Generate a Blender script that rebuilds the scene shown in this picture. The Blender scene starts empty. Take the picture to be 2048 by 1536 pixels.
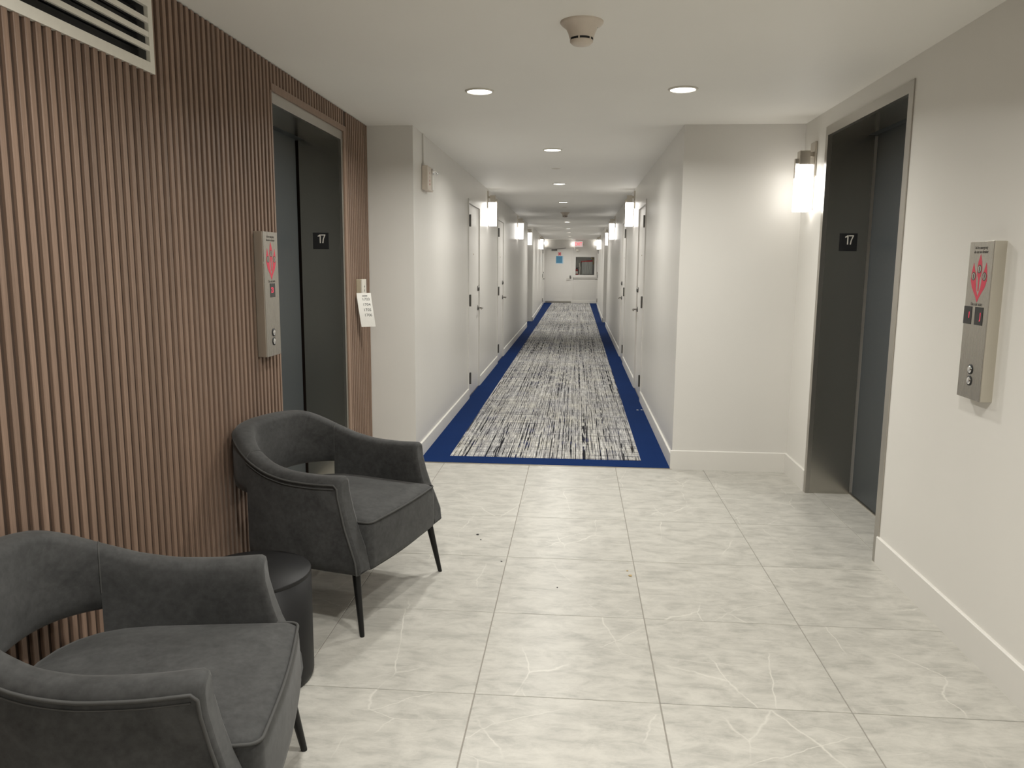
import bpy, bmesh, math, random
from mathutils import Matrix, Vector
random.seed(7)
SC = bpy.context.scene
COL = SC.collection
PI = math.pi

# ------------------------------------------------------------------ camera
CAM_H = 1.4135
F_PX, YAW, PITCH, ROLL = 1581.9, 0.0801, 0.1500, 0.0077
fwd = Vector((-math.sin(YAW) * math.cos(PITCH), math.cos(YAW) * math.cos(PITCH), -math.sin(PITCH)))
rgt = Vector((math.cos(YAW), math.sin(YAW), 0))
upv = rgt.cross(fwd)
r2 = rgt * math.cos(ROLL) + upv * math.sin(ROLL)
u2 = -rgt * math.sin(ROLL) + upv * math.cos(ROLL)
cam_d = bpy.data.cameras.new('camera'); cam = bpy.data.objects.new('camera', cam_d); COL.objects.link(cam)
cam_d.sensor_fit = 'HORIZONTAL'; cam_d.sensor_width = 36.0; cam_d.lens = 36.0 * F_PX / 2048.0
cam_d.clip_start = 0.02; cam_d.clip_end = 200
M = Matrix.Identity(4)
for i in range(3):
    M[i][0] = r2[i]; M[i][1] = u2[i]; M[i][2] = -fwd[i]
M[0][3], M[1][3], M[2][3] = 0, 0, CAM_H
cam.matrix_world = M
SC.camera = cam

# ------------------------------------------------------------------ world, exposure, light levels
W = bpy.data.worlds.new('world'); SC.world = W; W.use_nodes = True
W.node_tree.nodes['Background'].inputs[0].default_value = (0.9, 0.92, 1.0, 1)
W.node_tree.nodes['Background'].inputs[1].default_value = 0.0
SC.view_settings.view_transform = 'Standard'; SC.view_settings.look = 'None'
SC.view_settings.exposure = 0.34; SC.view_settings.gamma = 1.0
SC.view_settings.use_curve_mapping = False
DOWN_W = 15.5          # watts of one recessed downlight
DOWN_COL = (1.0, 0.978, 0.92)
SCONCE_L = 3.9        # emission of the opal sconce glass
SCONCE_COL = (1.0, 0.965, 0.91)

# ------------------------------------------------------------------ room measures (metres)
H = 2.334
XR, XL = 1.469, -1.434            # right wall, front of the slats on the left wall
XB = XL - 0.010                   # backing panel behind the slats
CL, CR = -1.122, 0.689            # corridor walls
YL, YR = 5.4525, 5.483            # return walls
YB = -2.6                         # wall behind the camera
YE = 29.75                        # end wall

# ------------------------------------------------------------------ materials
def new_mat(name):
    m = bpy.data.materials.new(name); m.use_nodes = True
    nt = m.node_tree; b = nt.nodes['Principled BSDF']
    return m, nt, b
def N(nt, t, **kw):
    n = nt.nodes.new(t)
    for k, v in kw.items(): setattr(n, k, v)
    return n
def coords(nt, scale=(1, 1, 1), space='pos', rot=(0, 0, 0)):
    mp = N(nt, 'ShaderNodeMapping'); mp.inputs['Scale'].default_value = scale; mp.inputs['Rotation'].default_value = rot
    if space == 'pos':
        g = N(nt, 'ShaderNodeNewGeometry'); nt.links.new(g.outputs['Position'], mp.inputs[0])
    else:
        g = N(nt, 'ShaderNodeTexCoord'); nt.links.new(g.outputs['Object'], mp.inputs[0])
    return mp.outputs[0]
def noise(nt, vec, scale=5, detail=3, rough=.5, dist=0):
    n = N(nt, 'ShaderNodeTexNoise'); n.inputs['Scale'].default_value = scale; n.inputs['Detail'].default_value = detail
    n.inputs['Roughness'].default_value = rough; n.inputs['Distortion'].default_value = dist
    nt.links.new(vec, n.inputs['Vector']); return n.outputs[0]
def ramp(nt, fac, stops):
    r = N(nt, 'ShaderNodeValToRGB'); e = r.color_ramp.elements
    while len(e) < len(stops): e.new(0.5)
    for el, (p, c) in zip(e, stops):
        el.position = p; el.color = (c[0], c[1], c[2], 1) if not isinstance(c, (int, float)) else (c, c, c, 1)
    nt.links.new(fac, r.inputs[0]); return r.outputs[0]
def mix(nt, fac, a, b, mode='MIX'):
    n = N(nt, 'ShaderNodeMix', data_type='RGBA', blend_type=mode)
    if isinstance(fac, (int, float)): n.inputs[0].default_value = fac
    else: nt.links.new(fac, n.inputs[0])
    for i, v in ((6, a), (7, b)):
        if isinstance(v, tuple): n.inputs[i].default_value = (*v[:3], 1)
        else: nt.links.new(v, n.inputs[i])
    return n.outputs[2]
def bump(nt, b, h, strength=.1, dist=.01):
    n = N(nt, 'ShaderNodeBump'); n.inputs['Strength'].default_value = strength; n.inputs['Distance'].default_value = dist
    nt.links.new(h, n.inputs['Height']); nt.links.new(n.outputs[0], b.inputs['Normal'])
def plain(name, col, rough=.5, metal=0, emit=None, spec=None, coat=None):
    m, nt, b = new_mat(name)
    b.inputs['Base Color'].default_value = (*col, 1); b.inputs['Roughness'].default_value = rough; b.inputs['Metallic'].default_value = metal
    if spec is not None: b.inputs['Specular IOR Level'].default_value = spec
    if emit: b.inputs['Emission Color'].default_value = (*emit[0], 1); b.inputs['Emission Strength'].default_value = emit[1]
    # faint procedural mottling keeps the surface from looking perfectly uniform
    v = noise(nt, coords(nt, (1, 1, 1), 'obj'), 35, 3)
    c = mix(nt, 1.0, tuple(x * .94 for x in col), tuple(min(1, x * 1.06) for x in col))
    mm = c.node; nt.links.new(v, mm.inputs[0]); nt.links.new(c, b.inputs['Base Color'])
    return m

def paint(name, col, rough, wav=.05):
    m, nt, b = new_mat(name)
    p = coords(nt)
    v = noise(nt, p, 1.3, 4)
    nt.links.new(mix(nt, v, tuple(c * .965 for c in col), tuple(min(1, c * 1.035) for c in col)), b.inputs['Base Color'])
    b.inputs['Roughness'].default_value = rough
    fine = noise(nt, p, 420, 2)
    wave = noise(nt, coords(nt, (9, 9, .6)), 1.0, 2)
    a = N(nt, 'ShaderNodeMath', operation='MULTIPLY_ADD'); a.inputs[1].default_value = 8.0
    nt.links.new(wave, a.inputs[0]); nt.links.new(fine, a.inputs[2])
    bump(nt, b, a.outputs[0], wav, .002)
    return m
M_WALL = paint('wall_paint', (.745, .725, .68), .42)
M_WALLC = paint('corridor_wall_paint', (.69, .672, .635), .30, .12)
M_CEIL = paint('ceiling_paint', (.88, .865, .825), .6)
M_BASE = paint('baseboard_paint', (.73, .71, .665), .4)
M_DOOR = paint('door_paint', (.72, .70, .665), .30, .06)

def tile_mat():
    m, nt, b = new_mat('porcelain_tile')
    oi = N(nt, 'ShaderNodeObjectInfo')
    g = N(nt, 'ShaderNodeNewGeometry')
    comb = N(nt, 'ShaderNodeCombineXYZ')
    sc = N(nt, 'ShaderNodeMath', operation='MULTIPLY'); sc.inputs[1].default_value = 40
    nt.links.new(oi.outputs['Random'], sc.inputs[0])
    nt.links.new(sc.outputs[0], comb.inputs[0]); nt.links.new(sc.outputs[0], comb.inputs[1])
    ad = N(nt, 'ShaderNodeVectorMath', operation='ADD')
    nt.links.new(g.outputs['Position'], ad.inputs[0]); nt.links.new(comb.outputs[0], ad.inputs[1])
    def mp(scale, rz):
        q = N(nt, 'ShaderNodeMapping'); q.inputs['Scale'].default_value = scale; q.inputs['Rotation'].default_value = (0, 0, rz)
        nt.links.new(ad.outputs[0], q.inputs[0]); return q.outputs[0]
    streak = noise(nt, mp((3.0, 11, 1), 0.05), 2.2, 7, .68, .8)
    cloud = noise(nt, mp((1, 1.6, 1), 0), 7.0, 8, .70, .4)
    base = mix(nt, ramp(nt, streak, [(.36, 0.), (.66, 1.)]), (.345, .335, .303), (.475, .460, .417))
    base = mix(nt, ramp(nt, cloud, [(.40, 0.), (.64, .85)]), base, (.545, .528, .480))
    # thin pale veins running diagonally, broken up by a second noise
    def vein(scale, rz, vs, w, seed, lo, hi):
        warp = N(nt, 'ShaderNodeTexNoise'); warp.inputs['Scale'].default_value = 9; warp.inputs['Detail'].default_value = 4
        nt.links.new(ad.outputs[0], warp.inputs['Vector'])
        sc_ = N(nt, 'ShaderNodeVectorMath', operation='MULTIPLY_ADD'); sc_.inputs[1].default_value = (.07, .07, 0)
        nt.links.new(warp.outputs['Color'], sc_.inputs[0]); nt.links.new(mp(scale, rz), sc_.inputs[2])
        vo = N(nt, 'ShaderNodeTexVoronoi', feature='DISTANCE_TO_EDGE', voronoi_dimensions='2D'); vo.inputs['Scale'].default_value = vs
        nt.links.new(sc_.outputs[0], vo.inputs['Vector'])
        line = ramp(nt, vo.outputs['Distance'], [(0., 1.), (w, 0.)])
        mask = ramp(nt, noise(nt, mp((1, 1, 1), seed), 2.6, 2), [(lo, 0.), (hi, 1.)])
        x = N(nt, 'ShaderNodeMath', operation='MULTIPLY'); nt.links.new(line, x.inputs[0]); nt.links.new(mask, x.inputs[1]); return x.outputs[0]
    base = mix(nt, vein((2.0, .75, 1), -.80, 1.5, .010, 1.0, .50, .60), base, (.60, .582, .53))
    base = mix(nt, vein((.8, 1.7, 1), -.30, 2.0, .008, 2.0, .52, .62), base, (.585, .567, .517))
    nt.links.new(base, b.inputs['Base Color'])
    b.inputs['Roughness'].default_value = .34
    b.inputs['Specular IOR Level'].default_value = .42
    bump(nt, b, streak, .04, .002)
    return m
M_TILE = tile_mat()
M_GROUT = plain('grout', (.30, .28, .25), .9)

def wood_mat(name, ca, cb, rough=.55):
    m, nt, b = new_mat(name)
    oi = N(nt, 'ShaderNodeObjectInfo')
    g = N(nt, 'ShaderNodeNewGeometry'); off = N(nt, 'ShaderNodeVectorMath', operation='ADD')
    cx = N(nt, 'ShaderNodeCombineXYZ'); k = N(nt, 'ShaderNodeMath', operation='MULTIPLY'); k.inputs[1].default_value = 30
    nt.links.new(oi.outputs['Random'], k.inputs[0]); nt.links.new(k.outputs[0], cx.inputs[2])
    nt.links.new(g.outputs['Position'], off.inputs[0]); nt.links.new(cx.outputs[0], off.inputs[1])
    q = N(nt, 'ShaderNodeMapping'); q.inputs['Scale'].default_value = (160, 160, 2.5); nt.links.new(off.outputs[0], q.inputs[0])
    v = noise(nt, q.outputs[0], 1.0, 5, .6, .3)
    c = mix(nt, ramp(nt, v, [(.3, 0.), (.7, 1.)]), ca, cb)
    hv = N(nt, 'ShaderNodeHueSaturation'); r = N(nt, 'ShaderNodeMapRange')
    r.inputs['To Min'].default_value = .88; r.inputs['To Max'].default_value = 1.12
    nt.links.new(oi.outputs['Random'], r.inputs[0]); nt.links.new(r.outputs[0], hv.inputs['Value']); nt.links.new(c, hv.inputs['Color'])
    nt.links.new(hv.outputs[0], b.inputs['Base Color']); b.inputs['Roughness'].default_value = rough
    bump(nt, b, v, .12, .001)
    return m
M_WOOD = wood_mat('walnut_slat', (.180, .118, .084), (.265, .178, .130))
M_WOODD = wood_mat('walnut_backing', (.040, .024, .016), (.062, .038, .026), .7)

def suede_mat():
    m, nt, b = new_mat('grey_suede')
    o = coords(nt, (1, 1, 1), 'obj')
    v = noise(nt, o, 7.5, 6, .66, .5); v2 = noise(nt, o, 60, 3, .6)
    c = mix(nt, ramp(nt, v, [(.33, 0.), (.70, 1.)]), (.019, .0195, .019), (.056, .0565, .0555))
    c = mix(nt, .25, c, ramp(nt, v2, [(.3, .025), (.7, .085)]))
    nt.links.new(c, b.inputs['Base Color']); b.inputs['Roughness'].default_value = .78
    b.inputs['Specular IOR Level'].default_value = .3
    b.inputs['Sheen Weight'].default_value = .12; b.inputs['Sheen Roughness'].default_value = .5
    bump(nt, b, v2, .08, .001)
    return m
M_SUEDE = suede_mat()
M_PIPE = plain('piping_suede', (.05, .05, .048), .75)
M_BLACK = plain('black_matte', (.012, .012, .013), .5)
M_LEG = plain('black_leg', (.006, .006, .006), .4, spec=.3)
M_TABLE = plain('black_table', (.008, .008, .0085), .5, spec=.3)

def steel_mat(name, col, rough, aniso=.0, axis=(300, 300, 3), bs=.04):
    m, nt, b = new_mat(name)
    v = noise(nt, coords(nt, axis), 1.0, 3, .6)
    nt.links.new(mix(nt, v, tuple(c * .97 for c in col), tuple(min(1, c * 1.03) for c in col)), b.inputs['Base Color'])
    b.inputs['Metallic'].default_value = 1.0
    nt.links.new(ramp(nt, v, [(.2, rough * .95), (.8, rough * 1.06)]), b.inputs['Roughness'])
    bump(nt, b, v, bs, .0006)
    return m
M_STEEL = steel_mat('brushed_steel', (.50, .48, .435), .24, axis=(4, 4, 900), bs=.0)
M_STEELF = steel_mat('brushed_steel_frame', (.46, .44, .405), .30, axis=(4, 4, 900), bs=.0)
M_PANEL = steel_mat('panel_steel', (.47, .445, .40), .27, axis=(4, 900, 4), bs=0)
M_HOUSE = steel_mat('panel_housing_steel', (.62, .59, .52), .42, axis=(4, 900, 4), bs=0)
M_NICKEL = steel_mat('satin_nickel', (.56, .52, .46), .32)
M_CHROME = steel_mat('chrome', (.8, .8, .8), .10, bs=.0)
M_EDOOR = plain('elevator_door_grey', (.050, .059, .064), .42)
M_DARK = plain('dark_gap', (.008, .008, .009), .7)
M_WHITE = plain('white_plastic', (.72, .69, .62), .45)
M_GRILLE = plain('grille_enamel', (.78, .755, .68), .4)
M_BEIGE = plain('beige_plastic', (.62, .52, .42), .5)
M_PAPER = plain('paper', (.80, .79, .75), .8)
M_INK = plain('ink', (.05, .05, .06), .8)
M_RED = plain('red_print', (.62, .045, .085), .5)
M_REDP = plain('red_enamel', (.42, .02, .02), .4)
M_LED = plain('led_red', (.5, .01, .03), .5, emit=((1.0, .05, .12), .8))
M_DISP = plain('display_glass', (.012, .012, .012), .12)
M_PRINT = plain('grey_print', (.10, .09, .08), .7)
M_LENS = plain('downlight_lens', (.9, .9, .88), .5, emit=((1.0, .97, .9), 6.0))
M_OPAL = plain('opal_glass', (.9, .9, .88), .4, emit=(SCONCE_COL, SCONCE_L))
M_BULB = plain('lamp_face', (.9, .9, .9), .4, emit=((1.0, .96, .9), 7.0))
M_EXITW = plain('exit_face', (.85, .82, .80), .5, emit=((1.0, .80, .78), .22))
M_EXITR = plain('exit_letters', (.8, .03, .06), .5, emit=((1.0, .04, .09), .9))
M_BLUE = plain('blue_notice', (.07, .24, .40), .5)
M_BLUEL = plain('pale_blue_border', (.45, .62, .74), .5)
M_HOSE = plain('hose_canvas', (.46, .47, .46), .9)
M_HINGE = steel_mat('satin_hinge', (.42, .40, .37), .35)
M_HINGED = steel_mat('dark_hinge', (.17, .165, .155), .4)
M_NICKELD = steel_mat('dark_nickel', (.34, .32, .29), .25)
M_BRASS = plain('dull_brass', (.35, .26, .12), .4, .9)
def glass_mat():
    m, nt, b = new_mat('clear_glass')
    b.inputs['Base Color'].default_value = (.97, .98, .98, 1); b.inputs['Roughness'].default_value = .02
    b.inputs['Transmission Weight'].default_value = 1.0; b.inputs['IOR'].default_value = 1.0
    b.inputs['Coat Weight'].default_value = .35
    v = noise(nt, coords(nt), 3, 2); nt.links.new(ramp(nt, v, [(.0, .02), (1., .05)]), b.inputs['Roughness'])
    return m
M_GLASS = glass_mat()

def carpet_field():
    m, nt, b = new_mat('crosshatch_carpet')
    def thr(v, lo, hi): return ramp(nt, v, [(lo, 0.), (hi, 1.)])
    patch = noise(nt, coords(nt, (1, .55, 1)), 4.0, 3)
    base = mix(nt, thr(patch, .35, .65), (.36, .355, .36), (.52, .50, .44))
    fib = noise(nt, coords(nt, (1, 1, 1)), 170, 2)
    base = mix(nt, thr(fib, .3, .75), mix(nt, .25, base, (.2, .2, .2)), base)
    def thread(ls, lo, hi, ms, mlo, mhi):
        a1 = thr(noise(nt, coords(nt, ls), 1.0, 1, .5), lo, hi); m1 = thr(noise(nt, coords(nt, ms), 1.0, 2, .55), mlo, mhi)
        x = N(nt, 'ShaderNodeMath', operation='MULTIPLY'); nt.links.new(a1, x.inputs[0]); nt.links.new(m1, x.inputs[1]); return x.outputs[0]
    base = mix(nt, thread((230, .4, 1), .54, .60, (50, 7, 1), .36, .50), base, (.70, .69, .67))
    base = mix(nt, thread((.6, 75, 1), .55, .60, (7, 30, 1), .36, .48), base, (.12, .12, .135))
    base = mix(nt, thread((.5, 260, 1.3), .58, .64, (7, 60, 1), .45, .55), base, (.76, .75, .72))
    base = mix(nt, thread((190, .35, 1), .52, .57, (70, 5, 1), .44, .54), base, (.085, .085, .098))
    dark = mix(nt, thr(noise(nt, coords(nt, (3, 2, 1)), 2.0, 2), .54, .66), (.010, .010, .013), (.012, .018, .065))
    base = mix(nt, thread((120, .25, 1), .545, .585, (70, 3.2, 1), .43, .50), base, dark)
    nt.links.new(base, b.inputs['Base Color']); b.inputs['Roughness'].default_value = .95
    b.inputs['Specular IOR Level'].default_value = .1
    bump(nt, b, fib, .5, .003)
    return m
def carpet_border():
    m, nt, b = new_mat('navy_carpet')
    v = noise(nt, coords(nt), 260, 2); v2 = noise(nt, coords(nt), 3, 3)
    c = mix(nt, v, (.0015, .012, .066), (.005, .028, .118))
    c = mix(nt, ramp(nt, v2, [(.35, 0.), (.7, .5)]), c, (.004, .024, .110))
    nt.links.new(c, b.inputs['Base Color']); b.inputs['Roughness'].default_value = .95
    b.inputs['Specular IOR Level'].default_value = .1
    bump(nt, b, v, .4, .003)
    return m
M_CARPET, M_NAVY = carpet_field(), carpet_border()

# ------------------------------------------------------------------ mesh helpers
class MB:
    """collects shapes; build() links them as ONE mesh object"""
    def __init__(s): s.v = []; s.f = []; s.sm = []
    def add(s, v, f, smooth=False):
        k = len(s.v); s.v += [tuple(p) for p in v]; s.f += [tuple(i + k for i in q) for q in f]; s.sm += [smooth] * len(f); return s
    def box(s, x0, x1, y0, y1, z0, z1):
        v = [(x, y, z) for x in (x0, x1) for y in (y0, y1) for z in (z0, z1)]
        return s.add(v, [(0, 1, 3, 2), (4, 6, 7, 5), (0, 4, 5, 1), (2, 3, 7, 6), (0, 2, 6, 4), (1, 5, 7, 3)])
    def cbox(s, x0, x1, y0, y1, z0, z1, c=.003):
        """box with chamfered edges"""
        bm = bmesh.new(); bmesh.ops.create_cube(bm, size=1)
        for p in bm.verts: p.co = Vector(((x0 + x1) / 2 + p.co.x * (x1 - x0), (y0 + y1) / 2 + p.co.y * (y1 - y0), (z0 + z1) / 2 + p.co.z * (z1 - z0)))
        bmesh.ops.bevel(bm, geom=bm.edges[:], offset=c, segments=2, affect='EDGES', profile=.5)
        bm.verts.index_update(); s.add([p.co[:] for p in bm.verts], [[q.index for q in f.verts] for f in bm.faces]); bm.free(); return s
    def prism(s, poly, z0, z1):
        n = len(poly); v = [(x, y, z0) for x, y in poly] + [(x, y, z1) for x, y in poly]
        return s.add(v, [tuple(range(n - 1, -1, -1)), tuple(range(n, 2 * n))] + [(i, (i + 1) % n, (i + 1) % n + n, i + n) for i in range(n)])
    def loft(s, rings, cap0=True, cap1=True, smooth=True, closed=True):
        n = len(rings[0]); v = [p for r in rings for p in r]; f = []
        for a in range(len(rings) - 1):
            for i in range(n if closed else n - 1):
                j = (i + 1) % n; f.append((a * n + i, a * n + j, (a + 1) * n + j, (a + 1) * n + i))
        s.add(v, f, smooth); k = len(s.v) - len(v)
        if smooth:                      # caps get their own vertices so the rounded sides shade cleanly
            if cap0: s.add(rings[0][::-1], [tuple(range(n))])
            if cap1: s.add(rings[-1], [tuple(range(n))])
            return s
        if cap0: s.f.append(tuple(k + i for i in range(n - 1, -1, -1))); s.sm.append(False)
        if cap1: s.f.append(tuple(k + (len(rings) - 1) * n + i for i in range(n))); s.sm.append(False)
        return s
    def lathe(s, prof, c=(0, 0, 0), axis='z', n=32, smooth=True):
        """profile of (radius, height) turned about an axis through c"""
        rings = []
        for r, h in prof:
            ring = []
            for i in range(n):
                a = 2 * PI * i / n; p = (r * math.cos(a), r * math.sin(a), h)
                if axis == 'x': p = (p[2], p[0], p[1])
                elif axis == 'y': p = (p[1], p[2], p[0])
                ring.append((c[0] + p[0], c[1] + p[1], c[2] + p[2]))
            rings.append(ring)
        return s.loft(rings, smooth=smooth)
    def tube(s, pts, r, n=8, r1=None):
        pts = [Vector(p) for p in pts]; rings = []; up = None
        for i, p in enumerate(pts):
            d = (pts[min(i + 1, len(pts) - 1)] - pts[max(i - 1, 0)]).normalized()
            if up is None:
                up = Vector((0, 0, 1)) if abs(d.z) < .9 else Vector((1, 0, 0))
            a = d.cross(up).normalized(); b = a.cross(d).normalized(); up = b
            rr = r if r1 is None else r + (r1 - r) * i / (len(pts) - 1)
            rings.append([tuple(p + a * rr * math.cos(2 * PI * k / n) + b * rr * math.sin(2 * PI * k / n)) for k in range(n)])
        return s.loft(rings)
    def sphere(s, c, r, n=16, m=10, sz=1.0):
        return s.lathe([(max(1e-4, r * math.sin(PI * i / m)), -r * sz * math.cos(PI * i / m)) for i in range(m + 1)], c, n=n)
    def mesh(s, name, mat):
        me = bpy.data.meshes.new(name); me.from_pydata(s.v, [], s.f)
        me.polygons.foreach_set('use_smooth', s.sm); me.materials.append(mat)
        bm = bmesh.new(); bm.from_mesh(me); bmesh.ops.recalc_face_normals(bm, faces=bm.faces[:]); bm.to_mesh(me); bm.free()
        me.update(); return me
    def build(s, name, mat, parent=None, loc=(0, 0, 0), rz=0):
        o = bpy.data.objects.new(name, s.mesh(name, mat)); COL.objects.link(o)
        o.location = loc; o.rotation_euler = (0, 0, rz); o.parent = parent
        return o
def tag(o, label=None, cat=None, group=None, kind=None):
    for k, v in (('label', label), ('category', cat), ('group', group), ('kind', kind)):
        if v: o[k] = v
    return o
def thing(name, loc, rz=0, label=None, cat=None, group=None, kind=None):
    o = bpy.data.objects.new(name, None); COL.objects.link(o); o.empty_display_size = .1
    o.location = loc; o.rotation_euler = (0, 0, rz)
    return tag(o, label, cat, group, kind)
def copy_tree(o, parent=None):
    c = o.copy(); COL.objects.link(c); c.parent = parent
    for ch in o.children: copy_tree(ch, c)
    return c
def text(name, body, size, mat, parent, pos, depth=.0006, sx=1.0, rot=0.0, frame='face'):
    """lettering on a face whose outward normal is local +X (text runs along +Y)"""
    cu = bpy.data.curves.new(name, 'FONT'); cu.body = body; cu.size = size; cu.align_x = 'CENTER'; cu.align_y = 'CENTER'
    cu.extrude = depth; cu.resolution_u = 3
    tmp = bpy.data.objects.new(name + '_tmp', cu); COL.objects.link(tmp)
    dg = bpy.context.evaluated_depsgraph_get(); me = bpy.data.meshes.new_from_object(tmp.evaluated_get(dg))
    bpy.data.objects.remove(tmp); bpy.data.curves.remove(cu)
    ca, sa = math.cos(rot), math.sin(rot)
    for p in me.vertices:
        x, y, z = p.co; x *= sx
        p.co = (pos[0] + z, pos[1] + x * ca - y * sa, pos[2] + x * sa + y * ca)
    me.materials.clear(); me.materials.append(mat); me.name = name
    o = bpy.data.objects.new(name, me); COL.objects.link(o); o.parent = parent
    return o
def extrude_poly(mb, poly, x0, x1):
    """polygon in the (y, z) plane with thickness along x"""
    n = len(poly); v = [(x0, y, z) for y, z in poly] + [(x1, y, z) for y, z in poly]
    mb.add(v, [tuple(range(n - 1, -1, -1)), tuple(range(n, 2 * n))] + [(i, (i + 1) % n, (i + 1) % n + n, i + n) for i in range(n)])

# ------------------------------------------------------------------ floor: grout bed with single tiles
fl = MB().box(-1.75, 1.80, YB, YR, -.06, -.003).build('floor', M_GROUT)
tag(fl, 'pale grey stone-look tile floor of the lobby', 'floor', kind='structure')
TX, TY, TX0, TY0, GAP = .61, .6266, .2979, 3.6845, .0035
tile_cache = {}
def clip(a, b, lo, hi): return max(a, lo), min(b, hi)
for i in range(-4, 3):
    for j in range(-11, 4):
        xa, xb = clip(TX0 + TX * i, TX0 + TX * (i + 1), -1.75, 1.80); ya, yb = clip(TY0 + TY * j, TY0 + TY * (j + 1), YB, YR)
        if xb - xa < .02 or yb - ya < .02: continue
        w, d = xb - xa - GAP, yb - ya - GAP; key = (round(w, 4), round(d, 4))
        if key not in tile_cache:
            c = .0012; q = [(-w / 2, -d / 2), (w / 2, -d / 2), (w / 2, d / 2), (-w / 2, d / 2)]
            q2 = [(x - math.copysign(c, x), y - math.copysign(c, y)) for x, y in q]
            tile_cache[key] = MB().loft([[(x, y, -.012) for x, y in q], [(x, y, -c) for x, y in q], [(x, y, 0) for x, y in q2]], smooth=False).mesh('tile', M_TILE)
        o = bpy.data.objects.new('tile', tile_cache[key]); COL.objects.link(o); o.location = ((xa + xb) / 2, (ya + yb) / 2, 0); o.parent = fl

# corridor floor and carpet
tag(MB().box(-1.75, 1.80, YR + .0, YE + .2, -.06, -.006).build('floor_corridor', M_GROUT), 'concrete floor slab under the corridor carpet', 'floor', kind='structure')
FL0, FL1, FR0, FR1 = -1.100, -1.210, .660, .735      # far corridor walls at Y=19.85 and at the end wall
AL, AR = -1.212, .772                                # recessed stretch of wall
def far_left(y): return FL0 + (FL1 - FL0) * (y - 19.85) / (YE - 19.85)
def far_right(y): return FR0 + (FR1 - FR0) * (y - 19.85) / (YE - 19.85)
car = thing('floor_carpet', (0, YR, 0), 0, 'long navy bordered carpet with grey crosshatch field covering the corridor', 'carpet', kind='structure')
out = [(CL, YR), (CR, YR), (CR, 18.5), (AR, 18.5), (AR, 19.85), (FR0, 19.85), (FR1, YE), (FL1, YE), (FL0, 19.85), (AL, 19.85), (AL, 18.02), (CL, 18.02)]
MB().prism([(x, y - YR) for x, y in out], -.006, .007).build('border', M_NAVY, car)
MB().box(-.911, .491, 5.668 - YR, YE - .02 - YR, .006, .0095).build('field', M_CARPET, car)
MB().box(CL, CR, -.012, 0, 0, .005).build('edge_strip', M_NICKEL, car)

# ------------------------------------------------------------------ ceiling
tag(MB().box(-1.8, 1.85, YB - .1, YE + .3, H, H + .12).build('ceiling', M_CEIL), 'plain off-white ceiling over lobby and corridor', 'ceiling', kind='structure')

# ------------------------------------------------------------------ walls
# right elevator opening 3.77..5.018 (frame outside), z 2.236 ; left opening 3.73..4.93, z 2.239
RA, RB, RZ = 3.770, 5.018, 2.236
LA, LB, LZ = 3.730, 4.930, 2.239
w = MB().box(XR, 1.95, YB, RA, 0, H).box(XR, 1.95, RB, YR, 0, H).box(XR, 1.95, RA, RB, RZ, H)
tag(w.build('wall_right', M_WALL), 'greige painted wall with the elevator opening', 'wall', kind='structure')
VZ0, VY0, VY1 = 2.037, 1.70, 2.686           # air grille on the wood wall
DY0, DY1, DZ0, DZ1 = VY0 + .02, VY1 - .02, VZ0 + .02, H - .055 - .02   # its duct
w = MB().box(-1.95, XB, YB, DY0, 0, H).box(-1.95, XB, DY1, LA, 0, H).box(-1.95, XB, DY0, DY1, 0, DZ0).box(-1.95, XB, DY0, DY1, DZ1, H).box(-1.95, -1.80, DY0, DY1, DZ0, DZ1).box(-1.95, XB, LB, YL, 0, H).box(-1.95, XB, LA, LB, LZ, H)
wl = tag(w.build('wall_left', M_WOODD), 'walnut brown wall of narrow upright slats', 'wall', kind='structure')
tag(MB().box(-1.95, 1.95, YB - .1, YB, 0, H).build('wall_back', M_WALL), 'greige painted wall behind the seating lobby', 'wall', kind='structure')
# slats: one object each
PITCH_S, SW, SD = .0421, .0215, XL - XB
smesh = {}
y = YB + .02
while y + SW < YL - .002:
    z0, z1 = .0, H - .004
    if y + SW > LA and y < LB: z0 = LZ
    if y + SW > VY0 + .02 and y < VY1 - .02: z1 = VZ0 + .02
    if not (z0 > 1 and (y < LA + .002 or y + SW > LB - .002)):
        key = (round(z0, 3), round(z1, 3))
        if key not in smesh:
            smesh[key] = MB().prism([(-SD, 0), (-.002, 0), (0, .002), (0, SW - .002), (-.002, SW), (-SD, SW)], z0, z1).mesh('slat', M_WOOD)
        o = bpy.data.objects.new('slat', smesh[key]); COL.objects.link(o); o.location = (XL, y, 0); o.parent = wl
    y += PITCH_S
# wooden trim around the left elevator
MB().box(XB, XL + .004, LA, LB, 2.205, 2.239).build('head_trim', M_WOOD, wl)
MB().box(XB, XL + .003, LB - .045, LB, 0, 2.205).build('side_trim', M_WOOD, wl)
MB().box(XB, XL + .003, LA - .012, LA + .004, 0, 2.205).build('side_trim', M_WOOD, wl)

def corridor_wall(name, x_face, x_back, ya, yb, openings, label, depth=.11):
    s = 1 if x_back > x_face else -1
    m = MB(); y = ya
    lo = lambda a, b: (min(a, b), max(a, b))
    for a, b, z in openings:
        m.box(*lo(x_face, x_back), y, a, 0, H); m.box(*lo(x_face, x_back), a, b, z, H)
        m.box(*lo(x_face + s * depth, x_back), a, b, 0, z); y = b
    m.box(*lo(x_face, x_back), y, yb, 0, H)
    return tag(m.build(name, M_WALLC), label, 'wall', kind='structure')
DZ = 2.078
UL = [(8.19, 9.16, DZ), (11.22, 12.18, DZ)]; UR = [(8.24, 9.21, DZ), (11.42, 12.42, DZ)]
corridor_wall('wall_corridor_left', CL, -1.95, YL, 18.02, UL, 'pale semi-gloss corridor wall with the fire alarm box')
corridor_wall('wall_corridor_right', CR, 1.95, YR, 18.5, UR, 'pale semi-gloss corridor wall opposite the fire alarm box')
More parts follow.
